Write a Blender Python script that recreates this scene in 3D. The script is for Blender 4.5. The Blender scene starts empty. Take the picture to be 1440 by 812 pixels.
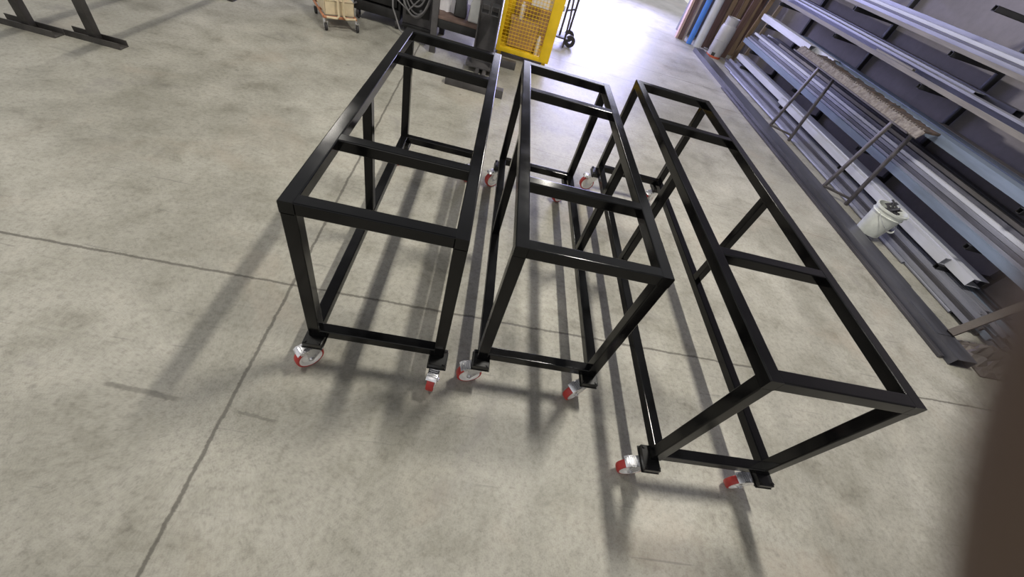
import bpy, bmesh, math, random
from mathutils import Vector, Matrix, Euler
random.seed(7)
scene = bpy.context.scene
COL = scene.collection
PI = math.pi

# ------------------------------------------------------------------ materials
def new_mat(name):
    m = bpy.data.materials.new(name); m.use_nodes = True
    nt = m.node_tree; b = nt.nodes.get('Principled BSDF')
    return m, nt, b

def ramp(nt, stops):
    r = nt.nodes.new('ShaderNodeValToRGB')
    el = r.color_ramp.elements
    el[0].position, el[0].color = stops[0][0], (*stops[0][1], 1)
    el[1].position, el[1].color = stops[-1][0], (*stops[-1][1], 1)
    for p, c in stops[1:-1]:
        e = el.new(p); e.color = (*c, 1)
    return r

def noise(nt, vec, scale, detail=5, rough=.6, dist=0):
    n = nt.nodes.new('ShaderNodeTexNoise')
    n.inputs['Scale'].default_value = scale; n.inputs['Detail'].default_value = detail
    n.inputs['Roughness'].default_value = rough; n.inputs['Distortion'].default_value = dist
    if vec is not None: nt.links.new(vec, n.inputs['Vector'])
    return n

def mat(name, col, rough=.5, metal=0., var=.15, scale=6., col2=None, stretch=None, bump=0., coat=0., streak=None):
    """procedural material: base colour wandering between two tones, with roughness variation"""
    m, nt, b = new_mat(name); L = nt.links.new
    tc = nt.nodes.new('ShaderNodeTexCoord'); mp = nt.nodes.new('ShaderNodeMapping')
    L(tc.outputs['Object'], mp.inputs['Vector'])
    if stretch: mp.inputs['Scale'].default_value = stretch
    n = noise(nt, mp.outputs['Vector'], scale)
    c2 = col2 if col2 else tuple(max(0, c*(1-var)) for c in col)
    c1 = col if col2 else tuple(min(1, c*(1+var)) for c in col)
    r = ramp(nt, [(.35, c2), (.65, c1)])
    L(n.outputs['Fac'], r.inputs['Fac']); L(r.outputs['Color'], b.inputs['Base Color'])
    mr = nt.nodes.new('ShaderNodeMapRange')
    mr.inputs['To Min'].default_value = max(.03, rough-.08); mr.inputs['To Max'].default_value = min(1, rough+.1)
    L(n.outputs['Fac'], mr.inputs['Value']); L(mr.outputs['Result'], b.inputs['Roughness'])
    b.inputs['Metallic'].default_value = metal
    if coat: b.inputs['Coat Weight'].default_value = coat; b.inputs['Coat Roughness'].default_value = .12
    if bump:
        bp = nt.nodes.new('ShaderNodeBump'); bp.inputs['Strength'].default_value = bump
        bp.inputs['Distance'].default_value = .004
        n2 = noise(nt, mp.outputs['Vector'], scale*6)
        L(n2.outputs['Fac'], bp.inputs['Height']); L(bp.outputs['Normal'], b.inputs['Normal'])
    return m

M = {}
M['black'] = mat('gloss_black_paint', (.0028, .0028, .003), .13, 0, .2, 9)
M['black'].node_tree.nodes['Principled BSDF'].inputs['Specular IOR Level'].default_value = .30
M['plate'] = mat('black_plate_paint', (.004, .004, .004), .3, 0, .2, 12)
M['zinc'] = mat('zinc_plated_steel', (.74, .74, .76), .28, .85, .1, 30)
M['hub'] = mat('pale_wheel_hub', (.82, .80, .77), .4, .1, .06, 30)
M['red'] = mat('red_polyurethane', (.42, .035, .03), .42, 0, .12, 20)
M['bolt'] = mat('dark_bolt_steel', (.16, .16, .17), .3, .8, .2, 40)
M['galv'] = mat('galvanised_steel', (.25, .255, .30), .46, .35, .16, 5, stretch=(4, .35, 4))
M['galv_dark'] = mat('weathered_galvanised_steel', (.10, .10, .12), .5, .3, .3, 5, stretch=(4, .35, 4))
M['galv_blue'] = mat('blue_grey_coated_steel', (.17, .21, .28), .5, .15, .14, 4, stretch=(4, .35, 4))
M['galv_pale'] = mat('pale_coated_steel', (.50, .51, .56), .5, .1, .1, 4, stretch=(4, .35, 4))
M['beige_bar'] = mat('dusty_beige_steel', (.19, .175, .16), .65, .1, .2, 5, stretch=(4, .4, 4))
M['mill'] = mat('dark_mill_scale_steel', (.075, .072, .078), .42, .45, .3, 5, stretch=(3, .3, 3))
M['beam'] = mat('dark_purlin_steel', (.10, .10, .115), .36, .5, .3, 3, stretch=(3, .4, 3), bump=.1)
M['rack'] = mat('rack_dark_paint', (.02, .02, .022), .5, 0, .3, 6)
M['yellow'] = mat('safety_yellow_paint', (.80, .53, .012), .42, 0, .12, 4)
M['card'] = mat('brown_cardboard', (.42, .25, .12), .85, 0, .2, 5)
M['paper'] = mat('white_paper', (.72, .70, .72), .8, 0, .06, 8)
M['ink'] = mat('grey_print', (.22, .21, .22), .8, 0, .1, 8)
M['grey_steel'] = mat('dusty_grey_steel', (.075, .071, .072), .55, .25, .3, 5)
M['dark_steel'] = mat('dark_workshop_steel', (.014, .0135, .0135), .55, .1, .35, 6)
M['brown_top'] = mat('brown_bench_shelf', (.13, .085, .07), .7, 0, .3, 6)
M['white_plastic'] = mat('translucent_white_plastic', (.55, .55, .53), .45, 0, .1, 8)
M['black_plastic'] = mat('dusty_black_plastic', (.035, .034, .033), .5, 0, .3, 9)
M['cable'] = mat('grey_cable_sheath', (.16, .155, .155), .5, 0, .2, 9)
M['cream'] = mat('cream_painted_steel', (.66, .55, .36), .5, 0, .12, 9)
M['orange_frame'] = mat('faded_orange_paint', (.42, .17, .08), .5, 0, .25, 9)
M['yellow_plastic'] = mat('yellow_plastic', (.62, .50, .10), .5, 0, .15, 9)
M['rubber'] = mat('dark_rubber', (.03, .028, .028), .7, 0, .3, 12)
M['bucket'] = mat('dusty_white_bucket', (.58, .60, .56), .5, 0, .12, 8)
M['trestle'] = mat('grey_brown_trestle_steel', (.10, .09, .09), .5, .3, .3, 9)
M['slag'] = mat('dusty_spattered_plate', (.12, .10, .09), .9, 0, .3, 30, col2=(.25, .225, .205), bump=.8)
M['rust'] = mat('rusty_cut_plate', (.028, .026, .024), .85, .1, .3, 16, col2=(.10, .065, .05), bump=.8)
M['lpg'] = mat('grey_cylinder_paint', (.44, .43, .46), .45, .1, .08, 5)
M['orange_red'] = mat('orange_red_paint', (.5, .10, .05), .5, 0, .15, 8)
M['pvc_grey'] = mat('grey_pvc_pipe', (.50, .51, .55), .5, 0, .08, 3)
M['pvc_blue'] = mat('blue_pvc_pipe', (.06, .20, .62), .45, 0, .1, 4)
M['pink_board'] = mat('pinkish_board', (.55, .38, .34), .7, 0, .12, 5)
M['brown_board'] = mat('brown_board', (.14, .085, .075), .7, 0, .3, 5, stretch=(5, 5, .4))
M['timber'] = mat('weathered_timber', (.24, .17, .11), .8, 0, .3, 6, stretch=(5, 5, .4))
M['timber_pale'] = mat('pale_weathered_timber', (.36, .29, .23), .8, 0, .25, 6, stretch=(5, 5, .4))
M['wrap'] = mat('crumpled_brown_wrap', (.10, .085, .075), .6, 0, .4, 6)
M['prop'] = mat('brown_primer_steel', (.05, .037, .030), .6, 0, .3, 8)
M['blue_film'] = mat('pale_blue_plastic', (.42, .45, .75), .5, 0, .12, 6)
M['blacksteel'] = mat('dusty_black_steel', (.05, .046, .042), .5, .1, .4, 8)
M['skin'] = mat('skin', (.075, .048, .032), .55, 0, .08, 60, bump=.2)  # far darker than real skin: shade on the finger is put into the colour
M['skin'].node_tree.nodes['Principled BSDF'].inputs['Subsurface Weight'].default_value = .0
M['nail'] = mat('fingernail', (.62, .40, .32), .3, 0, .05, 60)

def wall_material(name, col, block=False):
    m, nt, b = new_mat(name); L = nt.links.new
    tc = nt.nodes.new('ShaderNodeTexCoord')
    n1 = noise(nt, tc.outputs['Object'], .9, 6, .6); n2 = noise(nt, tc.outputs['Object'], 14, 4, .6)
    mx = nt.nodes.new('ShaderNodeMath'); mx.operation = 'MULTIPLY_ADD'; mx.inputs[1].default_value = .35
    L(n2.outputs['Fac'], mx.inputs[0]); L(n1.outputs['Fac'], mx.inputs[2])
    r = ramp(nt, [(.45, tuple(c*.78 for c in col)), (.9, tuple(c*1.12 for c in col))])
    L(mx.outputs[0], r.inputs['Fac']); L(r.outputs['Color'], b.inputs['Base Color'])
    b.inputs['Roughness'].default_value = .8
    bp = nt.nodes.new('ShaderNodeBump'); bp.inputs['Strength'].default_value = .25; bp.inputs['Distance'].default_value = .01
    L(n2.outputs['Fac'], bp.inputs['Height']); L(bp.outputs['Normal'], b.inputs['Normal'])
    return m
M['wall'] = wall_material('painted_concrete_wall', (.235, .218, .24))  # slight violet of the door light is mixed into the base colour
M['dark_wall'] = wall_material('dark_sheet_wall', (.16, .16, .165))

def floor_material():
    m, nt, b = new_mat('worn_concrete_floor'); L = nt.links.new
    tc = nt.nodes.new('ShaderNodeTexCoord'); P = tc.outputs['Object']
    sep = nt.nodes.new('ShaderNodeSeparateXYZ'); L(P, sep.inputs[0])
    def math_(op, a, b_=None, c=None):
        n = nt.nodes.new('ShaderNodeMath'); n.operation = op
        for i, v in enumerate((a, b_, c)):
            if v is None: continue
            if isinstance(v, (int, float)): n.inputs[i].default_value = v
            else: L(v, n.inputs[i])
        return n.outputs[0]
    def rng(v, a, b_, c=0., d=1.):
        n = nt.nodes.new('ShaderNodeMapRange'); n.interpolation_type = 'SMOOTHSTEP'
        L(v, n.inputs['Value'])
        for k, x in zip(('From Min', 'From Max', 'To Min', 'To Max'), (a, b_, c, d)): n.inputs[k].default_value = x
        return n.outputs['Result']
    def mixc(f, a, c, mode='MIX'):
        n = nt.nodes.new('ShaderNodeMix'); n.data_type = 'RGBA'; n.blend_type = mode
        if isinstance(f, (int, float)): n.inputs[0].default_value = f
        else: L(f, n.inputs[0])
        for i, v in ((6, a), (7, c)):
            if isinstance(v, tuple): n.inputs[i].default_value = (*v, 1)
            else: L(v, n.inputs[i])
        return n.outputs[2]
    big = noise(nt, P, .75, 6, .62, .4).outputs['Fac']
    mid = noise(nt, P, 3.4, 8, .68, .3).outputs['Fac']
    fine = noise(nt, P, 38, 6, .75).outputs['Fac']
    speck = noise(nt, P, 150, 3, .7).outputs['Fac']
    base = ramp(nt, [(.33, (.26, .25, .212)), (.5, (.34, .328, .284)), (.68, (.43, .414, .362))])
    L(big, base.inputs['Fac'])
    midr = ramp(nt, [(.30, (.58, .57, .54)), (.43, (.88, .88, .86)), (.55, (1.03, 1.03, 1.03)), (.70, (1.16, 1.15, 1.14))]); L(mid, midr.inputs['Fac'])
    c = mixc(.85, base.outputs['Color'], midr.outputs['Color'], 'MULTIPLY')
    fr = ramp(nt, [(.28, (.55, .54, .53)), (.5, (1, 1, 1)), (.75, (1.22, 1.22, 1.2))]); L(fine, fr.inputs['Fac'])
    c = mixc(.7, c, fr.outputs['Color'], 'MULTIPLY')
    sr = ramp(nt, [(.25, (.72, .72, .72)), (.5, (1, 1, 1)), (.78, (1.14, 1.14, 1.14))]); L(speck, sr.inputs['Fac'])
    c = mixc(.6, c, sr.outputs['Color'], 'MULTIPLY')
    # warm ochre stains and cool damp stains
    mp = nt.nodes.new('ShaderNodeMapping'); L(P, mp.inputs['Vector']); mp.inputs['Location'].default_value = (3.1, 7.7, 0)
    warm = rng(noise(nt, mp.outputs['Vector'], 1.3, 5, .6, .6).outputs['Fac'], .54, .72)
    c = mixc(math_('MULTIPLY', warm, .32), c, (.36, .30, .235))
    mp2 = nt.nodes.new('ShaderNodeMapping'); L(P, mp2.inputs['Vector']); mp2.inputs['Location'].default_value = (-5.1, 2.7, 0)
    cool = rng(noise(nt, mp2.outputs['Vector'], 2.1, 5, .6, .6).outputs['Fac'], .60, .74)
    c = mixc(math_('MULTIPLY', cool, .5), c, (.20, .19, .18))
    # scattered small dark spots
    vo = nt.nodes.new('ShaderNodeTexVoronoi'); vo.inputs['Scale'].default_value = 2.6; L(P, vo.inputs['Vector'])
    wob = noise(nt, P, 26, 3, .6).outputs['Fac']
    dd = math_('MULTIPLY_ADD', wob, .07, vo.outputs['Distance'])
    spots = rng(dd, .055, .085, 1, 0)
    c = mixc(math_('MULTIPLY', spots, .45), c, (.11, .105, .095))
    # scratches: stretched noise
    for rot, th in ((.35, .70), (1.35, .705), (-.9, .71)):
        m3 = nt.nodes.new('ShaderNodeMapping'); L(P, m3.inputs['Vector'])
        m3.inputs['Rotation'].default_value = (0, 0, rot); m3.inputs['Scale'].default_value = (2.2, 34, 1)
        s = noise(nt, m3.outputs['Vector'], 1.0, 3, .5, .3).outputs['Fac']
        c = mixc(math_('MULTIPLY', rng(s, th-.02, th+.05), .4), c, (.15, .145, .135))
    # saw-cut joints
    w1 = math_('MULTIPLY_ADD', noise(nt, P, 9, 4, .7).outputs['Fac'], .022, -.011)
    w2 = math_('MULTIPLY_ADD', noise(nt, P, 60, 3, .7).outputs['Fac'], .012, -.006)
    wb = math_('ADD', w1, w2)
    X, Y = sep.outputs['X'], sep.outputs['Y']
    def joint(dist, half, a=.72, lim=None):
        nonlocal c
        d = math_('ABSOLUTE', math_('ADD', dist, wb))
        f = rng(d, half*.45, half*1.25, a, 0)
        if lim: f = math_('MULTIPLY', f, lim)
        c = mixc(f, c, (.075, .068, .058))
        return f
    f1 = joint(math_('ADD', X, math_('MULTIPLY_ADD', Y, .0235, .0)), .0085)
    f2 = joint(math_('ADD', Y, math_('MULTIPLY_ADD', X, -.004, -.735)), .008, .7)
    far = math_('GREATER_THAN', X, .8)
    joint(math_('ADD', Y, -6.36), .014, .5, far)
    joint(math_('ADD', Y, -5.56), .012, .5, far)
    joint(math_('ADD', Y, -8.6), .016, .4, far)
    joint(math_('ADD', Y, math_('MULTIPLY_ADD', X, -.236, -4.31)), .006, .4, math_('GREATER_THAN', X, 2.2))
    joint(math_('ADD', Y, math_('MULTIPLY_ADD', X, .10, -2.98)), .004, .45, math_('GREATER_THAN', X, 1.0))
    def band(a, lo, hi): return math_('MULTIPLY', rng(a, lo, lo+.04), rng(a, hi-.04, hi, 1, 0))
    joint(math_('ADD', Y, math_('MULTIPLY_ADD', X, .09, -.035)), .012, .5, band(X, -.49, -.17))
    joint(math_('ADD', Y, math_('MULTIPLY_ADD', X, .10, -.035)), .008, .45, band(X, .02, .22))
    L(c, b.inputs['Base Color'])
    rr = math_('MULTIPLY_ADD', mid, .30, .28)
    L(rr, b.inputs['Roughness'])
    b.inputs['Specular IOR Level'].default_value = .22
    bp = nt.nodes.new('ShaderNodeBump'); bp.inputs['Strength'].default_value = .35; bp.inputs['Distance'].default_value = .004
    h = math_('ADD', math_('MULTIPLY', fine, .5), math_('MULTIPLY_ADD', f1, -1.2, math_('MULTIPLY', f2, -1.2)))
    L(h, bp.inputs['Height']); L(bp.outputs['Normal'], b.inputs['Normal'])
    return m
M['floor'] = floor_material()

# ------------------------------------------------------------------ geometry helpers
class G:
    """collects solids, then builds ONE mesh object"""
    def __init__(s): s.bm = bmesh.new()
    def _add(s, bm2, mtx=None):
        if mtx is not None: bmesh.ops.transform(bm2, matrix=mtx, verts=bm2.verts)
        me = bpy.data.meshes.new('tmp'); bm2.to_mesh(me); bm2.free(); s.bm.from_mesh(me); bpy.data.meshes.remove(me)
        return s
    def box(s, x0, x1, y0, y1, z0, z1, bev=.0, rot=None, seg=2, long=None):
        b = bmesh.new()
        c = Vector(((x0+x1)/2, (y0+y1)/2, (z0+z1)/2))
        bmesh.ops.create_cube(b, size=1)
        bmesh.ops.scale(b, vec=(abs(x1-x0), abs(y1-y0), abs(z1-z0)), verts=b.verts)
        if bev:
            es = b.edges[:]
            if long is not None: es = [e for e in es if abs((e.verts[0].co-e.verts[1].co).normalized()[long]) > .9]
            bmesh.ops.bevel(b, geom=es, offset=bev, segments=seg if long is None else 4, affect='EDGES', profile=.5)
        m = Matrix.Translation(c)
        if rot is not None: m = m @ Euler(rot).to_matrix().to_4x4()
        return s._add(b, m)
    def bar(s, p, q, w, h=None, bev=.0, up=(0, 0, 1)):
        """rectangular bar from p to q; w = width sideways, h = height along up"""
        h = h or w
        p, q = Vector(p), Vector(q); d = q-p; L_ = d.length; d.normalize()
        u = Vector(up)
        if abs(d.dot(u)) > .95: u = Vector((0, 1, 0))
        x = d.cross(u).normalized(); z = x.cross(d).normalized()
        b = bmesh.new(); bmesh.ops.create_cube(b, size=1)
        bmesh.ops.scale(b, vec=(w, L_, h), verts=b.verts)
        if bev: bmesh.ops.bevel(b, geom=b.edges[:], offset=bev, segments=2, affect='EDGES', profile=.5)
        m = Matrix((x, d, z)).transposed().to_4x4(); m.translation = (p+q)/2
        return s._add(b, m)
    def cyl(s, p, q, r, r2=None, n=24, bev=0., caps=True):
        p, q = Vector(p), Vector(q); d = q-p
        b = bmesh.new()
        bmesh.ops.create_cone(b, cap_ends=caps, segments=n, radius1=r, radius2=r if r2 is None else r2, depth=d.length)
        if bev:
            es = [e for e in b.edges if len(e.link_faces) == 2 and any(len(f.verts) > 4 for f in e.link_faces)]
            bmesh.ops.bevel(b, geom=es, offset=bev, segments=2, affect='EDGES', profile=.5)
        m = d.to_track_quat('Z', 'Y').to_matrix().to_4x4(); m.translation = (p+q)/2
        return s._add(b, m)
    def pipe(s, p, q, ro, ri, n=20):
        """hollow round pipe with open ends"""
        p, q = Vector(p), Vector(q); d = q-p
        m = d.to_track_quat('Z', 'Y').to_matrix().to_4x4(); m.translation = p
        prof = [(ri, 0), (ro, 0), (ro, d.length), (ri, d.length)]
        return s.lathe(prof, n, m, closed=True)
    def lathe(s, prof, n=28, mtx=None, closed=False):
        b = bmesh.new(); rings = []
        for r, z in prof:
            if r < 1e-6: rings.append([b.verts.new((0, 0, z))])
            else: rings.append([b.verts.new((r*math.cos(2*PI*i/n), r*math.sin(2*PI*i/n), z)) for i in range(n)])
        seq = list(zip(rings, rings[1:])) + ([(rings[-1], rings[0])] if closed else [])
        for a, c in seq:
            for i in range(n):
                j = (i+1) % n
                if len(a) == 1 and len(c) == 1: continue
                if len(a) == 1: b.faces.new((a[0], c[j], c[i]))
                elif len(c) == 1: b.faces.new((a[i], a[j], c[0]))
                else: b.faces.new((a[i], a[j], c[j], c[i]))
        bmesh.ops.recalc_face_normals(b, faces=b.faces)
        return s._add(b, mtx)
    def prism(s, pts, y0, y1, mtx=None):
        """closed (x,z) outline extruded along Y"""
        b = bmesh.new()
        a = [b.verts.new((x, y0, z)) for x, z in pts]; c = [b.verts.new((x, y1, z)) for x, z in pts]
        n = len(pts)
        b.faces.new(a); b.faces.new(c[::-1])
        for i in range(n): b.faces.new((a[i], c[i], c[(i+1) % n], a[(i+1) % n]))
        bmesh.ops.recalc_face_normals(b, faces=b.faces)
        return s._add(b, mtx)
    def tube(s, pts, r, n=10):
        """round tube swept through points"""
        pts = [Vector(p) for p in pts]; b = bmesh.new(); rings = []; ref = None
        for i, p in enumerate(pts):
            d = (pts[min(i+1, len(pts)-1)]-pts[max(i-1, 0)]).normalized()
            if ref is None:
                ref = Vector((0, 0, 1)) if abs(d.z) < .9 else Vector((1, 0, 0))
            x = d.cross(ref).normalized(); y = x.cross(d).normalized(); ref = y
            rr = r[i] if isinstance(r, (list, tuple)) else r
            rings.append([b.verts.new(p + x*rr*math.cos(2*PI*k/n) + y*rr*math.sin(2*PI*k/n)) for k in range(n)])
        for a, c in zip(rings, rings[1:]):
            for k in range(n): b.faces.new((a[k], a[(k+1) % n], c[(k+1) % n], c[k]))
        b.faces.new(rings[0][::-1]); b.faces.new(rings[-1])
        bmesh.ops.recalc_face_normals(b, faces=b.faces)
        return s._add(b)
    def build(s, name, m, parent=None, smooth=35, loc=None, rot=None):
        me = bpy.data.meshes.new(name); s.bm.to_mesh(me); s.bm.free()
        me.materials.append(m)
        if smooth:
            for p in me.polygons: p.use_smooth = True
            me.set_sharp_from_angle(angle=math.radians(smooth))
        o = bpy.data.objects.new(name, me); COL.objects.link(o)
        if parent: o.parent = parent
        if loc: o.location = loc
        if rot: o.rotation_euler = rot
        return o

def thing(name, label, cat, loc=(0, 0, 0), rz=0, group=None):
    o = bpy.data.objects.new(name, None); COL.objects.link(o); o.empty_display_size = .1
    o.location = loc; o.rotation_euler = (0, 0, rz); tag(o, label, cat, group)
    return o
def tag(o, label, cat, group=None, kind=None):
    o['label'] = label; o['category'] = cat
    if group: o['group'] = group
    if kind: o['kind'] = kind
    return o
def struct(o): o['kind'] = 'structure'; return o
def copy_tree(o, parent=None):
    c = o.copy(); COL.objects.link(c); c.parent = parent
    for ch in [x for x in bpy.data.objects if x.parent == o]: copy_tree(ch, c)
    return c

# ------------------------------------------------------------------ setting
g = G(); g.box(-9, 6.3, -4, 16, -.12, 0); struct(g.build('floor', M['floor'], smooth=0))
g = G(); g.box(6.12, 6.3, -4, 9.9, 0, 5.4)
for k in range(5): g.box(6.105, 6.125, -4, 9.9, .78+k*.8-.006, .78+k*.8+.006)
struct(g.build('wall_right', M['wall'], smooth=0))
g = G(); g.box(4.74, 6.3, 9.9, 10.1, 0, 6.8); g.box(-9, .6, 9.9, 10.1, 0, 6.8); g.box(.6, 4.74, 9.9, 10.1, 3.6, 6.8)
struct(g.build('wall_back', M['dark_wall'], smooth=0))
g = G()
g.box(.52, .62, 9.86, 9.9, 0, 3.7); g.box(4.72, 4.82, 9.86, 9.9, 0, 3.7); g.box(.52, 4.82, 9.86, 9.9, 3.6, 3.7)
struct(g.build('trim_1', M['grey_steel'], smooth=0))

# ------------------------------------------------------------------ castors
T = .05; H = .9265; HF = .189; W = .595
def make_castor(parent, x, y, ang, px=0, py=0, name='castor', hxp=.040, hyp=.046):
    """part: castor; sub-parts: mounting plate, bolts, fork, tyre, hub, brake pedal. origin = swivel axis at the underside of the frame"""
    e = bpy.data.objects.new(name, None); COL.objects.link(e); e.parent = parent; e.location = (x, y, HF)
    g = G(); g.box(-hxp+px, hxp+px, -hyp+py, hyp+py, -.026, 0, .003)
    g.box(-hxp-.004+px, hxp+.004+px, -hyp-.003+py, hyp+.003+py, -.033, -.026, .002)
    g.build('mounting_plate', M['plate'], e, 0)
    for sx in (-1, 1):
        for sy in (-1, 1):
            g = G(); p = (px+sx*(hxp-.010), py+sy*(hyp-.011))
            g.cyl((*p, -.043), (*p, .007), .0045, n=10); g.cyl((*p, 0), (*p, .006), .0075, n=6); g.cyl((*p, -.043), (*p, -.034), .0075, n=6)
            g.build('bolt', M['plate'], e)
    R = .0625; wz = -(HF-R); tr = .042
    def put(o): o.rotation_euler = (0, 0, ang); o.location = (px, py, 0); return o
    g = G()
    g.cyl((0, 0, -.047), (0, 0, -.033), .036, n=28, bev=.003)
    g.cyl((0, 0, -.053), (0, 0, -.047), .030, n=28)
    pts = [(-.028, -.050), (.036, -.050), (.056, -.078), (tr+.014, wz-.006), (tr, wz-.015), (tr-.014, wz-.006), (-.012, -.085)]
    for sy in (-1, 1): g.prism(pts, sy*.0215, sy*.0245)
    g.box(-.028, .036, -.0245, .0245, -.055, -.050)
    put(g.build('fork', M['zinc'], e))
    m90 = Matrix.Translation((tr, 0, wz)) @ Matrix.Rotation(PI/2, 4, 'X')
    g = G()
    g.lathe([(.046, -.0165), (.054, -.0185), (.060, -.017), (R, -.010), (R+.0002, 0), (R, .010), (.060, .017), (.054, .0185), (.046, .0165)], 40, m90, closed=True); put(g.build('tyre', M['red'], e))
    g = G()
    g.lathe([(0, -.015), (.015, -.0195), (.016, -.013), (.036, -.010), (.041, -.0165), (.051, -.0188), (.051, .0188), (.041, .0165), (.036, .010), (.016, .013), (.015, .0195), (0, .015)], 40, m90); put(g.build('hub', M['hub'], e))
    g = G(); g.cyl((tr, -.031, wz), (tr, .031, wz), .008, n=6); g.cyl((tr, -.026, wz), (tr, .026, wz), .014, n=16)
    put(g.build('axle', M['zinc'], e))
    g = G()                                                       # toe brake: ribbed pressed plate over the wheel
    g.bar((.024, 0, -.054), (.078, 0, -.052), .048, .003, .001)
    g.bar((.078, 0, -.052), (.094, 0, -.066), .050, .003, .001)
    for sy in (-1, 1): g.bar((.026, sy*.0235, -.060), (.080, sy*.0235, -.062), .003, .018)
    for k in range(4): g.box(.034+k*.011, .039+k*.011, -.020, .020, -.052, -.0485)
    put(g.build('brake_pedal', M['zinc'], e))
    return e

# ------------------------------------------------------------------ the three welded frames
def frame(label, x0, y0, L_, yaw, cross, midf, castors, group='welded table frames on castors', pad=(.040, .046)):
    t = thing('steel_table_frame', label, 'table frame', (x0, y0, 0), yaw, group)
    bv = .005
    for x in (0, W-T): G().box(x, x+T, 0, L_, H-T, H, bv, long=1).build('top_side_rail', M['black'], t, 0)
    for y in (0, L_-T): G().box(T-.003, W-T+.003, y, y+T, H-T, H, bv, long=0).build('top_end_rail', M['black'], t, 0)
    for y in cross: G().box(T-.003, W-T+.003, y-T/2, y+T/2, H-T, H-.0015, bv, long=0).build('cross_bar', M['black'], t, 0)
    for x in (0, W-T):
        for y in (0, L_-T): G().box(x, x+T, y, y+T, HF, H-T+.003, bv, long=2).build('corner_leg', M['black'], t, 0)
        G().box(x, x+T, T-.003, L_-T+.003, HF, HF+T, bv, long=1).build('bottom_side_rail', M['black'], t, 0)
        y = midf*L_
        G().box(x+.003, x+T-.003, y-T/2, y+T/2, HF+T-.003, H-T+.003, bv, long=2).build('middle_leg', M['black'], t, 0)
    for y in (0, L_-T): G().box(T-.003, W-T+.003, y+.002, y+T-.002, HF+.001, HF+T-.001, bv, long=0).build('bottom_end_rail', M['black'], t, 0)
    for (cx, cy, ang, px, py) in castors: make_castor(t, cx, cy, ang, px, py, 'castor', *pad)
    return t
R_ = math.radians
hx = T/2
def cs(L_, nl, nr, fl, fr):
    o = []
    for (x, y), (a, px, py) in zip(((hx, hx), (W-hx, hx), (hx, L_-hx), (W-hx, L_-hx)), (nl, nr, fl, fr)):
        o.append((x, y, R_(a), px, py))
    return o
LA, LB, LC = 1.792, 1.790, 2.430
frame('black welded steel table frame on castors, leftmost of the three', .2389, .3312, LA, 0, (.427, LA-.427), .4886,
      cs(LA, (225, 0, -.02), (262, 0, -.025), (200, -.0, -.02), (200, 0, -.02)))
frame('black welded steel table frame on castors, standing in the middle between the other two', .9857, .3565, LB, .0043, (.427, LB-.427), .496,
      cs(LB, (195, 0, -.02), (212, 0, -.02), (215, -.01, -.02), (215, 0, -.02)))
frame('longest black welded steel table frame on castors, nearest the pipe rack', 1.8071, -.0076, LC, -.004, (.613, LC-.613), .5037,
      cs(LC, (185, -.022, -.016), (188, .005, -.016), (190, -.02, -.02), (215, 0, -.02)), pad=(.038, .055))

# ------------------------------------------------------------------ pipe rack on the right wall
rk = thing('cantilever_rack', 'dark steel cantilever rack on the right wall carrying long tubes', 'rack', (6.05, 5, 0))
posts = [7.68, 5.90, 4.08, 2.26, .45]
levels = [.185, .455, .875, 1.215, 1.545, 1.95]
for y in posts:
    G().box(-.02, .05, y-5-.025, y-5+.025, 0, 2.3, .004).build('post', M['rack'], rk)
    for z in levels:
        g = G(); x0 = -.68; w = .022
        g.box(x0, -.021, y-5-w, y-5+w, z-.05, z-.046); g.box(x0, -.021, y-5-w, y-5+w, z-.006, z-.002)
        g.box(x0, -.021, y-5-w, y-5-w+.004, z-.05, z-.002); g.box(x0, -.021, y-5+w-.004, y-5+w, z-.05, z-.002)
        g.build('arm', M['rack'], rk)

def hollow(g, x0, x1, z0, z1, y0, y1, t=.004, bev=0):
    g.box(x0, x1, y0, y1, z0, z0+t); g.box(x0, x1, y0, y1, z1-t, z1)
    g.box(x0, x0+t, y0, y1, z0+t, z1-t); g.box(x1-t, x1, y0, y1, z0+t, z1-t)
    return g
def tube_bar(x0, x1, z0, z1, y0, y1, m, label, group, name='steel_tube', cat='tube'):
    g = G(); hollow(g, 0, x1-x0, 0, z1-z0, 0, y1-y0)
    o = g.build(name, m, None, 0, (x0, y0, z0)); tag(o, label, cat, group); return o
def channel_bar(x0, x1, z0, z1, y0, y1, m, label, group, name='steel_channel', t=.005, face='side'):
    w, h = x1-x0, z1-z0; g = G()
    if face == 'side':        # web towards the room, lips back to the wall
        g.box(0, t, 0, y1-y0, 0, h); g.box(t, w, 0, y1-y0, 0, t); g.box(t, w, 0, y1-y0, h-t, h)
    elif face == 'open':      # open side to the room
        g.box(w-t, w, 0, y1-y0, 0, h); g.box(0, w-t, 0, y1-y0, 0, t); g.box(0, w-t, 0, y1-y0, h-t, h)
        g.box(0, t, 0, y1-y0, t, h*.22); g.box(0, t, 0, y1-y0, h*.78, h-t)
    else:                     # angle
        g.box(0, t, 0, y1-y0, 0, h); g.box(t, w, 0, y1-y0, 0, t)
    o = g.build(name, m, None, 0, (x0, y0, z0)); tag(o, label, 'channel' if face != 'angle' else 'angle bar', group); return o
def round_pipe(x, z, r, y0, y1, m, label, group, name='steel_pipe'):
    g = G(); g.pipe((0, 0, 0), (0, y1-y0, 0), r, r-.004, 18)
    o = g.build(name, m, None, 40, (x, y0, z)); tag(o, label, 'pipe', group); return o

rnd = random.Random(3)
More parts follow.
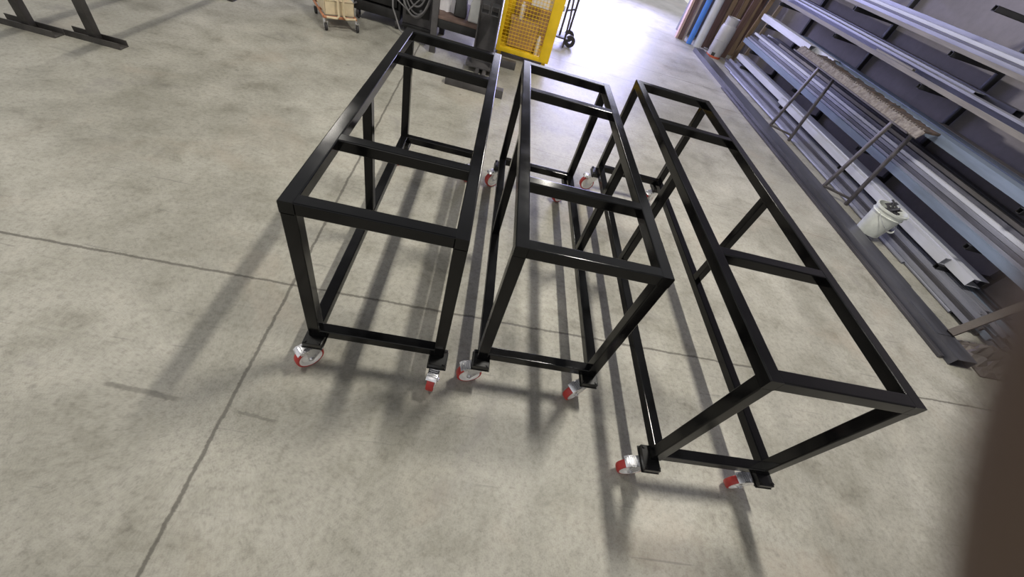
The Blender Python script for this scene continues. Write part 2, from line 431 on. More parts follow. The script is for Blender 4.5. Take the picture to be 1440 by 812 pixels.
# floor pile: rows of thin tubes stepping up to the wall
lab0 = 'thin steel tube in the pile lying on the floor under the rack'
g0 = 'thin tubes in the floor pile'
s = .034
x = 5.25; row0 = []
for i in range(17):
    near = [1.95, 1.72, 1.80, 1.62, 1.55, 1.40][i % 6] if i < 8 else 1.3+rnd.random()*.5
    far_ = 8.05+rnd.random()*.35
    if i in (0,): near, far_ = 2.42, 7.7
    if i == 1: near = 1.78
    mm = [M['galv_dark'], M['galv'], M['mill'], M['galv_dark'], M['galv']][rnd.randrange(5)]
    if i in (0, 1): round_pipe(x+s/2, s/2+.0005, s/2, near, far_, mm, 'thin round steel pipe along the front of the floor pile', 'round pipes at the front of the floor pile')
    else: tube_bar(x, x+s, .0005, s, near, far_, mm, lab0, g0)
    x += s+.003
for lay in range(1, 5):
    z = lay*.0345+.0005; x = 5.255+lay*.034+rnd.uniform(-.006, .008)
    while x < 5.80:
        w = rnd.choice((.026, .032, .034, .04))
        mm = [M['galv_dark'], M['galv_pale'], M['galv'], M['mill'], M['galv_blue'], M['galv']][rnd.randrange(6)]
        near = 1.35+rnd.random()*.5; far_ = 7.85+rnd.random()*.5
        if lay < 4 or x > 5.62 or (x < 5.35 and rnd.random() < .0): tube_bar(x, x+w, z, z+.034 if lay < 4 else z+.026, near, far_, mm, lab0, g0) if lay < 4 else None
        x += w+rnd.choice((.003, .006, .012))

# lowest arms: two pale channels
channel_bar(5.365, 5.437, .187, .262, 2.27, 6.02, M['galv_pale'], 'pale steel channel in front on the lowest rack arms, the shorter of the pair', None)
channel_bar(5.442, 5.62, .187, .272, 2.0, 8.15, M['galv_pale'], 'long pale wide channel on the lowest rack arms, behind the shorter one', None)

# second arms: stack of tubes
lab1 = 'steel tube in the large stack on the second rack arms'; g1 = 'tubes stacked on the second rack arms'
channel_bar(5.40, 5.452, .457, .53, 1.2, 8.2, M['galv_blue'], 'blue grey channel along the bottom front of the large tube stack', None)
z = .457
for li, xs in enumerate([5.457, 5.457, 5.44, 5.455, 5.47, 5.50, 5.53]):
    x = xs; hgt = .031
    while x < 5.9:
        w = .036 if li > 3 else .044
        mm = [M['galv'], M['galv_dark'], M['galv_dark'], M['galv_pale'], M['galv'], M['mill']][rnd.randrange(6)]
        tube_bar(x+rnd.uniform(0, .004), x+w, z, z+hgt, 1.0+rnd.random()*.5, 7.8+rnd.random()*.4, mm, lab1, g1)
        x += w+.005
    z += hgt+.003
tube_bar(5.56, 5.60, .697, .730, 1.4, 7.3, M['beige_bar'], 'single dusty beige tube lying on top of the large tube stack', None)

# third arms
tube_bar(5.40, 5.475, .877, .957, 1.4, 5.62, M['galv_blue'], 'light blue grey box tube at the front of the third rack arms, nearer half', None)
tube_bar(5.40, 5.50, .877, .965, 6.25, 8.05, M['galv_pale'], 'bright pale box tube at the front of the third rack arms, far end', None)
tube_bar(5.52, 5.62, .877, .955, 5.75, 7.95, M['galv_pale'], 'bright pale box tube behind another pale one, far end of the third arms', None)
tube_bar(5.485, 5.60, .877, .950, 1.5, 5.5, M['galv_blue'], 'blue grey box tube lying second from the front on the third arms', None)
tube_bar(5.63, 5.79, .877, .957, 1.7, 7.0, M['galv_blue'], 'wide blue grey box tube lying third from the front on the third arms', None)
tube_bar(5.81, 5.95, .877, .957, 1.5, 3.95, M['beige_bar'], 'dusty beige box tube at the back of the third arms near the wall', None)

# fourth arms
channel_bar(5.392, 5.45, 1.217, 1.262, 1.3, 8.05, M['beige_bar'], 'dusty beige angle bar along the front of the fourth rack arms', None, 'angle_bar', face='angle')
tube_bar(5.40, 5.44, 1.2635, 1.282, 4.35, 5.05, M['beige_bar'], 'short beige offcut lying on the front of the fourth rack arms', None)
channel_bar(5.47, 5.60, 1.217, 1.315, 1.3, 8.02, M['galv'], 'grey lipped channel with its open side out on the fourth rack arms', None, face='open')
channel_bar(5.61, 5.74, 1.217, 1.335, 3.72, 8.1, M['galv_pale'], 'pale channel behind the lipped one on the fourth rack arms', None)
tube_bar(5.75, 5.87, 1.217, 1.345, 3.35, 7.9, M['galv_dark'], 'dark galvanised box tube at the back of the fourth rack arms', None)
tube_bar(5.61, 5.74, 1.217, 1.30, 1.2, 3.6, M['mill'], 'dark box tube continuing the pale channel on the fourth rack arms, near end', None)

# fifth arms
tube_bar(5.40, 5.475, 1.547, 1.617, 1.8, 8.3, M['galv'], 'shiny galvanised box tube at the very front of the fifth rack arms', None)
channel_bar(5.385, 5.398, 1.548, 1.585, 2.2, 8.0, M['beige_bar'], 'thin beige angle against the front tube of the fifth rack arms', None, 'angle_bar', t=.003, face='angle')
tube_bar(5.48, 5.56, 1.547, 1.635, 2.6, 8.2, M['galv_dark'], 'dark galvanised box tube second from the front on the fifth arms', None)
channel_bar(5.57, 5.69, 1.547, 1.665, 3.45, 8.1, M['galv_pale'], 'pale weathered channel third from the front on the fifth arms', None)
tube_bar(5.70, 5.85, 1.547, 1.705, 3.62, 8.1, M['galv'], 'tall galvanised box section against the wall on the fifth arms', None)

# long dark purlin lying on the floor in front
g = G(); hollow(g, 0, .20, 0, .075, 0, 7.42, .005)
g.box(.02, .19, .25, .6, -.001+.0755, .0795); tag(g.build('steel_purlin', M['beam'], None, 0, (4.712, 1.125, .001)), 'long dark hollow steel section lying on the floor along the front of the rack', 'steel section')
g = G(); g.box(0, .045, 0, 5.4, 0, .028, .003); tag(g.build('shadow_strip', M['mill'], None, 0, (4.655, 1.18, .001)), 'thin dark strip on the floor standing in for the shadow along the long dark section', 'bar')  # solid dark strip stands in for the shadow along the section's left side
g = G(); g.prism([(0, 0), (.13, 0), (.13, .006), (.006, .006), (.006, .05), (0, .05)], 0, 6.3)
tag(g.build('angle_bar', M['grey_steel'], None, 0, (4.962, 2.05, .001)), 'grey steel angle on the floor just behind the long dark section', 'angle bar')

# ------------------------------------------------------------------ welding trestle between the purlin and the pile
tr = thing('cutting_trestle', 'narrow steel trestle with a spattered rusty top in front of the rack', 'trestle', (5.1, 4.4, 0))
def tl(p): return Vector(p)-Vector((5.1, 4.4, 0))
for ya, yb, yc, yd in ((5.20, 5.30, 5.08, 5.00), (3.60, 3.68, 3.45, 3.42)):
    G().bar(tl((4.935, ya, .0)), tl((5.08, yb, .885)), .034, .034, .002).build('leg', M['trestle'], tr)
    G().bar(tl((5.212, yd, .0)), tl((5.19, yd+.06, .885)), .034, .034, .002).build('leg', M['trestle'], tr)
    G().bar(tl((4.945, ya, .075)), tl((5.213, yd+.02, .075)), .024, .024, .002).build('stretcher', M['trestle'], tr)
    G().bar(tl((5.07, yb, .90)), tl((5.30, yb-.15, .90)), .028, .028, .002).build('top_cross_bar', M['trestle'], tr)
g = G(); g.bar(tl((5.075, 3.42, .882)), tl((5.075, 6.05, .882)), .03, .014)
g.build('top_side_rail', M['trestle'], tr)
def sheet(fa, fb, th, nm, m, N=70, y0=3.30, y1=5.98):
    b = bmesh.new(); ys = [y0+(y1-y0)*i/N for i in range(N+1)]
    va = [b.verts.new(tl((fa(i)[0], y, fa(i)[1]))) for i, y in enumerate(ys)]; vb = [b.verts.new(tl((fb(i)[0], y, fb(i)[1]))) for i, y in enumerate(ys)]
    for i in range(N): b.faces.new((va[i], vb[i], vb[i+1], va[i+1]))
    r = bmesh.ops.extrude_face_region(b, geom=b.faces[:]); bmesh.ops.translate(b, vec=(0.006, 0, -th), verts=[v for v in r['geom'] if isinstance(v, bmesh.types.BMVert)])
    bmesh.ops.recalc_face_normals(b, faces=b.faces); g = G(); g._add(b); return g.build(nm, m, tr, 0)
sheet(lambda i: (5.065, .892), lambda i: (5.10+rnd.uniform(-.004, .004), .962+rnd.uniform(-.006, .004)), .010, 'spattered_face', M['slag'])
g = G()
for i in range(64):
    y = 3.34+i*.041
    g.box(5.102-5.1, 5.118-5.1, y-4.4, y-4.4+.017, .940, .972+rnd.uniform(-.004, .004))
g.build('comb_edge', M['slag'], tr, 0)
sheet(lambda i: (5.118, .955), lambda i: (5.352+rnd.uniform(-.03, .02)+.012*math.sin(i*.9), .966+rnd.uniform(-.006, .006)), .016, 'rusty_plate', M['rust'], y0=3.36, y1=5.7)
# ------------------------------------------------------------------ bucket
bk = thing('plastic_bucket', 'white plastic bucket with a wire handle standing beside the tube pile', 'bucket', (5.06, 2.82, .052), R_(20))
Rb, Rt, Hb = .115, .145, .30
g = G(); g.lathe([(0, 0), (Rb, 0), (Rb+.02, Hb*.62), (Rt-.004, Hb*.78), (Rt+.004, Hb*.785), (Rt+.004, Hb*.80), (Rt-.002, Hb*.81), (Rt, Hb*.93), (Rt+.009, Hb*.93), (Rt+.010, Hb), (Rt-.003, Hb), (Rt-.006, Hb*.9), (Rb-.003, .006), (0, .006)], 40)
g.build('shell', M['bucket'], bk)
g = G(); pts = [(Rt*math.cos(a)+.004, -.02-(.13)*math.sin((a))*1.0, Hb*.83-.075*math.sin(a)) for a in [PI*i/18 for i in range(19)]]
pts = [(math.cos(a)*(Rt+.012), -(Rt+.02)*math.sin(a)*1.0, Hb*.83-.13*math.sin(a)) for a in [PI*i/18 for i in range(19)]]
g.tube(pts, .0028, 8); g.build('handle', M['zinc'], bk)
g = G(); g.tube(pts[7:12], .008, 10); g.build('grip', M['bucket'], bk)
g = G()
for k in range(9):
    a = rnd.uniform(0, 6.28); rr_ = rnd.uniform(0, .08); z = Hb+rnd.uniform(-.05, .03)
    p = Vector((rr_*math.cos(a), rr_*math.sin(a), z)); d = Vector((rnd.uniform(-1, 1), rnd.uniform(-1, 1), rnd.uniform(.1, .6))).normalized()*rnd.uniform(.04, .08)
    g.bar(p-d, p+d, rnd.uniform(.02, .04), rnd.uniform(.006, .02), .002)
g.lathe([(0, Hb*.8), (Rt-.012, Hb*.8), (Rt-.012, Hb*.78), (0, Hb*.78)], 24)
o = g.build('steel_offcuts', M['mill'], None, 0, (5.06, 2.82, .052), (0, 0, R_(20))); tag(o, 'dark steel offcuts filling the white bucket', 'offcuts', None, 'stuff')

# ------------------------------------------------------------------ gas cylinder
gc = thing('gas_cylinder', 'grey gas cylinder with an orange foot ring standing at the far end of the rack', 'gas cylinder', (5.20, 8.62, 0), R_(200))
r = .15
g = G(); g.lathe([(0, .05), (.10, .055), (.14, .08), (r, .13), (r, .30), (r+.003, .303), (r+.003, .317), (r, .32), (r, .47), (.147, .53), (.135, .57), (.09, .60), (0, .61)], 40); g.build('body', M['lpg'], gc)
g = G(); b = G(); 
# foot ring with a cut-out window
n = 40; bm_ = bmesh.new(); ringv = []
for (rr_, zz) in ((.142, 0), (.142, .10), (.134, .10), (.134, 0)):
    ringv.append([bm_.verts.new((rr_*math.cos(2*PI*i/n), rr_*math.sin(2*PI*i/n), zz)) for i in range(n)])
for a, c in zip(ringv, ringv[1:]+ringv[:1]):
    for i in range(n):
        bm_.faces.new((a[i], a[(i+1) % n], c[(i+1) % n], c[i]))
g._add(bm_); g.build('foot_ring', M['lpg'], gc)
g = G(); g.lathe([(.144, 0), (.15, 0), (.15, .035), (.144, .035)], 40, closed=True); g.build('orange_base_band', M['orange_red'], gc)
g = G(); g.lathe([(.118, .572), (.124, .572), (.124, .68), (.127, .70), (.120, .70), (.117, .68)], 36, closed=True); g.build('collar', M['lpg'], gc)
g = G(); g.cyl((0, 0, .60), (0, 0, .66), .02, n=16); g.cyl((-.03, 0, .65), (.03, 0, .65), .012, n=12); g.cyl((0, 0, .66), (0, 0, .69), .03, n=16, bev=.004); g.build('valve', M['bolt'], gc)
g = G(); g.box(-.035, .035, -.005, .005, -.03, .03, .004); g.build('handling_window', M['black_plastic'], gc, 35, (.141*math.cos(R_(38)), .141*math.sin(R_(38)), .066), (0, 0, R_(-52)))

# ------------------------------------------------------------------ upright pipes, boards and timbers behind
g = G(); g.pipe((0, 0, 0), (.02, .25, 2.6), .085, .079, 28)
tag(g.build('plastic_pipe', M['pvc_grey'], None, 40, (4.925, 8.96, 0)), 'large grey plastic pipe standing upright beside the gas cylinder', 'pipe')
g = G(); g.pipe((0, 0, 0), (.02, .25, 2.6), .055, .050, 24)
tag(g.build('plastic_pipe', M['pvc_blue'], None, 40, (4.765, 9.06, 0)), 'bright blue plastic pipe standing upright against the grey pipe', 'pipe')
def board(x, y, w, d, h, lean, leanx, m, label, group=None, name='board', cat='board', rz=0):
    g = G(); g.box(-w/2, w/2, 0, d, 0, h, .003)
    o = g.build(name, m, None, 0, (x, y, .002), (-lean, leanx, rz)); tag(o, label, cat, group); return o
board(4.53, 9.23, .05, .10, 2.6, .08, .0, M['pink_board'], 'pale pinkish board standing at the edge of the doorway')
board(4.605, 9.20, .07, .09, 2.6, .08, .0, M['brown_board'], 'dark brown board standing between the pink board and the blue pipe')
board(4.68, 9.20, .04, .07, 2.6, .08, .0, M['timber_pale'], 'thin grey-brown board standing just left of the blue pipe')
board(5.10, 9.12, .10, .05, 2.6, .08, .0, M['brown_board'], 'dark board standing between the grey pipe and the cylinder')
xs_ = [5.24, 5.36, 5.47, 5.60, 5.72, 5.83, 5.94]
for i, x in enumerate(xs_):
    board(x, 9.25-.02*(i % 3), .105, .045, 2.5, .10, .0, M['timber' if i % 2 else 'brown_board'],
          'weathered brown plank in the row leaning at the back corner behind the cylinder', 'planks leaning at the back corner', 'timber_plank', 'plank')
board(5.68, 8.72, .085, .04, 1.75, .02, .085, M['timber'], 'weathered tan plank leaning at the far end of the lowest tubes', None, 'timber_plank', 'plank')
board(5.86, 8.66, .075, .04, 1.75, .02, .10, M['timber_pale'], 'pale tan plank leaning at the far end of the rack, nearest the wall', None, 'timber_plank', 'plank')
board(5.50, 8.80, .12, .04, 1.5, .02, .03, M['brown_board'], 'dark brown plank leaning beside the gas cylinder', None, 'timber_plank', 'plank')

# ------------------------------------------------------------------ clutter at the near end of the rack
g = G(); g.bar((0, 0, 0), (.62, .15, .80), .06, .035, .002)
tag(g.build('steel_prop', M['prop'], None, 0, (4.87, 1.40, .085)), 'brown bar rising from the near end of the long dark section', 'bar')
def crumple(name, cx, cy, sx, sy, h, m, label, cat, seed):
    rr = random.Random(seed); b = bmesh.new(); n = 12
    vs = [[b.verts.new((sx*(i/n-.5), sy*(j/n-.5), .012+h*rr.random()*(1-abs(2*i/n-1)**3)*(1-abs(2*j/n-1)**3))) for j in range(n+1)] for i in range(n+1)]
    for i in range(n):
        for j in range(n): b.faces.new((vs[i][j], vs[i+1][j], vs[i+1][j+1], vs[i][j+1]))
    r = bmesh.ops.extrude_face_region(b, geom=b.faces[:]); bmesh.ops.translate(b, vec=(0, 0, -.01), verts=[v for v in r['geom'] if isinstance(v, bmesh.types.BMVert)])
    bmesh.ops.recalc_face_normals(b, faces=b.faces)
    g = G(); g._add(b); o = g.build(name, m, None, 0, (cx, cy, 0)); return tag(o, label, cat)
crumple('crumpled_wrap', 5.18, 1.24, .42, .36, .12, M['wrap'], 'crumpled dark brown wrapping on the floor past the end of the long section', 'wrapping', 5)
g = G(); hollow(g, 0, .09, 0, .16, 0, .26, .004); tag(g.build('plastic_tray', M['blue_film'], None, 0, (5.57, 1.0, .001), (0, 0, R_(35))), 'pale blue plastic piece on the floor among the wrapping', 'plastic piece')
g = G(); g.box(0, .10, 0, .30, 0, .03, .003); tag(g.build('timber_offcut', M['timber_pale'], None, 0, (5.92, 1.9, .003), (0, 0, .05)), 'short pale timber offcut on the floor near the tube ends', 'offcut')

# ------------------------------------------------------------------ yellow mesh cage
cg = thing('mesh_cage', 'yellow steel mesh cage with paper and cardboard inside', 'cage', (1.13, 5.35, 0))
x0, x1, y0, y1, z0, z1 = -.35, .35, -.35, .35, .07, 1.75
def part(nm, m, *boxes):
    g = G()
    for bx in boxes: g.box(*bx, .003)
    return g.build(nm, m, cg)
part('post', M['yellow'], (x0, x0+.045, y0, y0+.04, z0, z1))
part('post', M['yellow'], (x1-.13, x1, y0, y0+.04, z0, z1))
part('post', M['yellow'], (x0, x0+.045, y1-.04, y1, z0, z1))
part('post', M['yellow'], (x1-.045, x1, y1-.04, y1, z0, z1))
part('bottom_rail', M['yellow'], (x0+.045, x1-.13, y0, y0+.04, z0, z0+.055))
part('top_rail', M['yellow'], (x0+.045, x1-.13, y0, y0+.04, z1-.055, z1))
part('back_panel', M['yellow'], (x0+.045, x1-.045, y1-.02, y1-.01, z0, z0+.62))
part('base_panel', M['yellow'], (x0, x1, y0+.04, y1-.04, z0, z0+.02))
def wires(nm, ax, c, a0, a1, b0, b1, step=.05, r=.0022):
    g = G(); n = int((a1-a0)/step)
    for i in range(1, n):
        a = a0+(a1-a0)*i/n
        if ax == 'y': g.cyl((a, c, b0), (a, c, b1), r, n=6)
        else: g.cyl((c, a, b0), (c, a, b1), r, n=6)
    n = int((b1-b0)/step)
    for i in range(1, n):
        z = b0+(b1-b0)*i/n
        if ax == 'y': g.cyl((a0, c, z), (a1, c, z), r, n=6)
        else: g.cyl((c, a0, z), (c, a1, z), r, n=6)
    return g.build(nm, M['yellow'], cg, 40)
wires('mesh_panel', 'y', y0+.02, x0+.045, x1-.13, z0+.055, z1-.055, .038, .0026)
wires('mesh_panel', 'x', x0+.02, y0+.04, y1-.04, z0+.02, z1-.02)
wires('mesh_panel', 'x', x1-.02, y0+.04, y1-.04, z0+.02, z1-.02)
wires('mesh_panel', 'y', y1-.02, x0+.045, x1-.045, z0+.62, z1-.02)
for sx in (-1, 1):
    for sy in (-1, 1):
        part('foot', M['yellow'], (sx*.30-.025, sx*.30+.025, sy*.30+.02, sy*.30+.045 if sy > 0 else sy*.30+.07, 0, z0))
part('latch', M['zinc'], (x1, x1+.018, y0+.005, y0+.03, z0+.60, z0+.66))
g = G(); g.box(-.24, .26, 0, .02, 0, .44, .002); tag(g.build('cardboard_sheet', M['card'], None, 0, (1.17, 5.61, .094), (R_(-5), 0, 0)), 'brown cardboard sheet leaning inside the yellow cage', 'cardboard')
g = G(); hollow(g, 0, .38, 0, .30, 0, .26, .006); g.box(0, .38, 0, .006, 0, .30); g.box(0, .38, .254, .26, 0, .30)
tag(g.build('cardboard_box', M['card'], None, 0, (.90, 5.2, .092)), 'brown cardboard box on the base of the yellow cage', 'box')
pp = thing('notice_sheet', 'white printed paper sheet behind the mesh of the yellow cage', 'paper', (1.24, 5.10, .62))
G().box(-.14, .12, 0, .003, 0, .42).build('sheet', M['paper'], pp)
g = G()
for k in range(7):
    for q in range(3): g.box(-.12+q*.075, -.12+q*.075+.05+.01*((k+q) % 2), -.001, 0, .10+k*.04, .115+k*.04)
g.build('printed_rows', M['ink'], pp)
g = G(); g.cyl((0, 0, 0), (0, 0, .20), .03, n=20, bev=.004); g.cyl((0, 0, .20), (0, 0, .23), .012, n=12)
tag(g.build('spray_can', M['paper'], None, 40, (1.30, 5.12, .092)), 'slim white can standing inside the yellow cage, lower right', 'can')
g = G(); g.cyl((0, 0, 0), (0, 0, .16), .03, n=20, bev=.004); g.cyl((0, 0, .16), (0, 0, .19), .014, n=12)
tag(g.build('plastic_bottle', M['paper'], None, 40, (1.02, 5.3, .395)), 'small white bottle standing on the cardboard box in the cage', 'bottle')

# black hand trolley right behind the cage
ht = thing('hand_trolley', 'black tubular hand trolley standing just right of the yellow cage', 'trolley', (1.74, 6.15, 0))
g = G()
g.tube([(-.06, .1, .12), (-.06, .1, 1.2)], .016); g.tube([(.10, .35, .12), (.10, .35, 1.2)], .016); g.tube([(-.06, .1, 1.2), (.10, .35, 1.2)], .016)
g.tube([(-.06, .1, .45), (.10, .35, .45)], .012); g.tube([(-.06, .1, .8), (.10, .35, .8)], .012); g.build('frame', M['blacksteel'], ht)
g = G(); g.box(-.14, .06, -.02, .3, .115, .135, .002); g.build('toe_plate', M['blacksteel'], ht)
g = G(); g.tube([(.02, -.05, .02), (.0, -.05, .4), (-.02, 0, .62)], .014); g.build('stay', M['blacksteel'], ht)
for yy in (.05, .33):
    g = G(); g.lathe([(.03, -.02), (.08, -.02), (.085, 0), (.08, .02), (.03, .02)], 24, Matrix.Translation((.12, yy+.05, .085)) @ Matrix.Rotation(PI/2, 4, 'X'), closed=True); g.build('wheel', M['rubber'], ht)

# ------------------------------------------------------------------ steel column stand
st = thing('column_stand', 'grey steel column standing on two cross feet left of the yellow cage', 'stand', (.64, 4.2, 0))
G().box(-.31, .31, -.47, -.385, 0, .085, .004).build('cross_foot', M['grey_steel'], st)
G().box(-.12, .42, .46, .545, 0, .085, .004).build('cross_foot', M['grey_steel'], st)
G().box(-.035, .005, -.385, .46, .012, .062, .003).build('base_rail', M['grey_steel'], st)
G().box(.045, .085, -.385, .46, .012, .062, .003).build('base_rail', M['grey_steel'], st)
G().box(-.20, .02, -.385, -.28, 0, .10, .004).build('base_plate', M['dark_steel'], st)
g = G(); g.box(-.10, -.085, .10, .34, .06, 1.9, .002); g.box(.115, .13, .10, .34, .06, 1.9, .002); g.box(-.085, .115, .21, .225, .06, 1.9)
g.build('column', M['grey_steel'], st)
G().box(-.16, .19, .04, .42, .055, .075, .003).build('column_base', M['grey_steel'], st)
g = G(); hollow(g, -.07, .01, .62, .70, -.05, .10); hollow(g, .03, .11, .62, .70, -.05, .10); g.build('sleeve', M['bolt'], st)

# ------------------------------------------------------------------ workbench with jugs
wb = thing('workbench', 'dark steel workbench with a brown lower shelf behind the column', 'workbench', (.33, 4.9, 0))
for sx, sy in ((-.27, -.38), (.24, -.38), (-.27, .33), (.24, .33)):
    G().box(sx-.035, sx+.035, sy-.035, sy+.035, 0, .86, .003).build('leg', M['grey_steel'], wb)
G().box(-.30, .30, -.40, .38, .36, .39, .003).build('shelf', M['brown_top'], wb)
G().box(-.30, .30, -.395, -.36, .27, .36, .003).build('shelf_apron', M['dark_steel'], wb)
G().box(-.31, .33, -.43, .42, .86, .90, .004).build('worktop', M['dark_steel'], wb)
def jug(x, y, z, m, w, d, h, label, rz=0):
    t = thing('plastic_jug', label, 'jug', (x, y, z), rz)
    b = bmesh.new(); bmesh.ops.create_cube(b, size=1); bmesh.ops.scale(b, vec=(w, d, h*.68), verts=b.verts); bmesh.ops.translate(b, vec=(0, 0, h*.34), verts=b.verts)
    top = [f for f in b.faces if f.normal.z > .9]
    r = bmesh.ops.extrude_face_region(b, geom=top); vs = [v for v in r['geom'] if isinstance(v, bmesh.types.BMVert)]
    bmesh.ops.translate(b, vec=(0, 0, h*.22), verts=vs)
    for v in vs: v.co.x *= .35; v.co.y *= .45
    bmesh.ops.bevel(b, geom=b.edges[:], offset=min(w, d)*.13, segments=3, affect='EDGES', profile=.5)
    g = G(); g._add(b); g.build('body', m, t, 60)
    g = G(); g.cyl((0, 0, h*.88), (0, 0, h), w*.16, n=20, bev=.003); g.build('cap', M['black_plastic'] if m is M['white_plastic'] else m, t)
    g = G(); g.tube([(w*.14, 0, h*.86), (w*.30, 0, h*.90), (w*.42, 0, h*.80), (w*.43, 0, h*.62)], .010); g.build('handle', m, t)
    return t
jug(.485, 4.64, .391, M['white_plastic'], .15, .14, .27, 'translucent white plastic jug on the bench shelf beside the grey column')
jug(.315, 4.70, .391, M['black_plastic'], .14, .17, .30, 'black plastic jug on the bench shelf left of the white jug')
b = bmesh.new(); n = 14
vs = [[b.verts.new((.22*(i/n-.5), .012*math.sin(i*1.3)+.01*math.sin(i*.6+j*.4), .42*j/10)) for j in range(11)] for i in range(n+1)]
for i in range(n):
    for j in range(10): b.faces.new((vs[i][j], vs[i+1][j], vs[i+1][j+1], vs[i][j+1]))
r = bmesh.ops.extrude_face_region(b, geom=b.faces[:]); bmesh.ops.translate(b, vec=(0, .10, 0), verts=[v for v in r['geom'] if isinstance(v, bmesh.types.BMVert)])
bmesh.ops.recalc_face_normals(b, faces=b.faces); g = G(); g._add(b)
tag(g.build('paper_sack', M['paper'], None, 60, (.135, 4.72, .391)), 'tall white paper sack standing at the left end of the bench shelf', 'sack')

# ------------------------------------------------------------------ welder with hung cables
we = thing('welding_machine', 'dark grey welding machine with cable loops hanging on its front', 'welder', (-.25, 5.2, 0))
g = G(); g.box(-.13, .25, -.30, .35, .10, 1.0, .01); g.build('cabinet', M['grey_steel'], we)
g = G(); g.box(-.09, .19, -.312, -.30, .20, .62, .004); g.build('front_panel', M['dark_steel'], we)
g = G(); g.box(-.05, .02, -.335, -.312, .38, .46, .006); g.build('white_socket', M['paper'], we)
g = G(); g.cyl((.10, -.33, .40), (.10, -.312, .40), .028, n=20, bev=.003); g.cyl((.09, -.33, .27), (.09, -.312, .27), .018, n=16); g.build('cable_socket', M['bolt'], we)
for sx in (-.09, .20):
    g = G(); g.lathe([(.02, -.02), (.058, -.02), (.06, 0), (.058, .02), (.02, .02)], 22, Matrix.Translation((sx, -.22, .06)) @ Matrix.Rotation(PI/2, 4, 'Y'), closed=True); g.build('wheel', M['rubber'], we)
g = G(); g.box(-.13, .25, -.31, -.28, .06, .10, .004); g.build('base_rail', M['dark_steel'], we)
def loop(cx, cz, rx, rz_, y, r, a0=0, a1=2*PI, n=40, wob=0.):
    return [(cx+rx*math.cos(a0+(a1-a0)*i/n), y+wob*math.sin(3*i/n*6.28), cz+rz_*math.sin(a0+(a1-a0)*i/n)) for i in range(n+1)]
g = G()
for k, (cx, cz, rx, rz_) in enumerate([(0.03, .70, .19, .50), (.05, .68, .18, .44), (.04, .62, .13, .30), (.03, .74, .20, .52)]):
    g.tube(loop(cx, cz, rx, rz_, -.345-.014*k, .012, wob=.006), .010, 8)
g.build('cable_coil', M['cable'], we)
g = G(); g.tube([(-.19, -.36, .95), (-.24, -.37, .55), (-.22, -.40, .25), (-.12, -.46, .06), (.02, -.5, .012), (.2, -.55, .012)], .010, 8)
g.tube([(-.22, -.36, .95), (-.27, -.37, .6), (-.20, -.38, .35), (-.05, -.38, .26), (.08, -.36, .40)], .009, 8)
g.build('loose_cable', M['cable'], we)

# black tool cart
tc_ = thing('tool_cart', 'black wheeled steel tool cart left of the welding machine', 'cart', (-.67, 5.20, 0), R_(0))
g = G(); g.box(-.28, .26, -.30, .30, .10, .20, .004); g.box(-.28, .26, .27, .30, .20, .9, .004); g.box(-.28, -.25, -.27, .30, .20, .9, .004); g.box(.23, .26, -.27, .30, .20, .9, .004); g.build('body', M['dark_steel'], tc_)
g = G(); g.box(-.24, .22, -.29, -.27, .22, .52, .006); g.build('drawer', M['dark_steel'], tc_)
g = G(); g.box(-.24, .22, -.29, -.27, .54, .84, .006); g.build('drawer', M['dark_steel'], tc_)
g = G(); g.box(-.29, .27, -.31, .31, .9, .93, .006); g.build('top_tray', M['dark_steel'], tc_)
for sx, sy in ((-.24, -.26), (.22, -.26), (-.24, .26), (.22, .26)):
    g = G(); g.lathe([(.015, -.015), (.05, -.015), (.052, 0), (.05, .015), (.015, .015)], 22, Matrix.Translation((sx, sy, .052)) @ Matrix.Rotation(PI/2, 4, 'Y'), closed=True)
    g.box(sx-.022, sx+.022, sy-.02, sy+.02, .10, .16); g.bar((sx-.019, sy, .05), (sx-.019, sy, .12), .003, .03); g.build('wheel', M['rubber'], tc_)
g = G(); g.tube([(-.33, -.34, .30), (-.33, -.34, .12), (-.24, -.30, .17)], .012); g.tube([(-.36, -.25, .8), (-.33, -.34, .30)], .012); g.build('side_handle', M['grey_steel'], tc_)

# cream trolley with clutter
ct = thing('wheeled_trolley', 'small cream and orange wheeled trolley at the top of the floor', 'trolley', (-1.06, 4.57, 0), R_(32))
w, d = .165, .24
g = G()
g.tube([(-w, -d, .125), (w, -d, .125), (w, d, .125), (-w, d, .125), (-w, -d, .125)], .014); g.box(-w, w, -.012, .012, .115, .135); g.build('base_frame', M['orange_frame'], ct)
for sx, sy in ((-w, -d), (w, -d), (-w, d), (w, d)):
    g = G(); g.lathe([(.010, -.012), (.034, -.012), (.036, 0), (.034, .012), (.010, .012)], 20, Matrix.Translation((sx+.01, sy-.012, .036)) @ Matrix.Rotation(PI/2, 4, 'Y'), closed=True)
    w_ = g.build('wheel', M['rubber'], ct)
    g = G(); g.cyl((sx, sy, .085), (sx, sy, .115), .014, n=14); g.bar((sx-.009, sy-.003, .03), (sx-.009, sy, .09), .003, .03); g.bar((sx+.029, sy-.003, .03), (sx+.029, sy, .09), .003, .03); g.box(sx-.012, sx+.032, sy-.02, sy+.02, .083, .088); g.build('wheel_fork', M['zinc'], w_)
g = G(); hollow(g, -w+.02, w-.01, .14, .27, -d+.02, d-.05, .006); g.box(-w+.02, w-.01, -d+.02, -d+.026, .14, .27); g.box(-w+.02, w-.01, d-.056, d-.05, .14, .27)
bmesh.ops.delete(g.bm, geom=[], context='VERTS'); g.build('tray', M['cream'], ct)
g = G(); g.tube([(-.14, -d-.005, .125), (-.035, -d-.02, .125), (-.015, -d-.025, .15), (-.02, -d-.02, .85)], .011); g.tube([(.16, -d-.005, .125), (.055, -d-.02, .125), (.035, -d-.025, .15), (.03, -d-.02, .85)], .011); g.build('push_handle', M['cream'], ct)
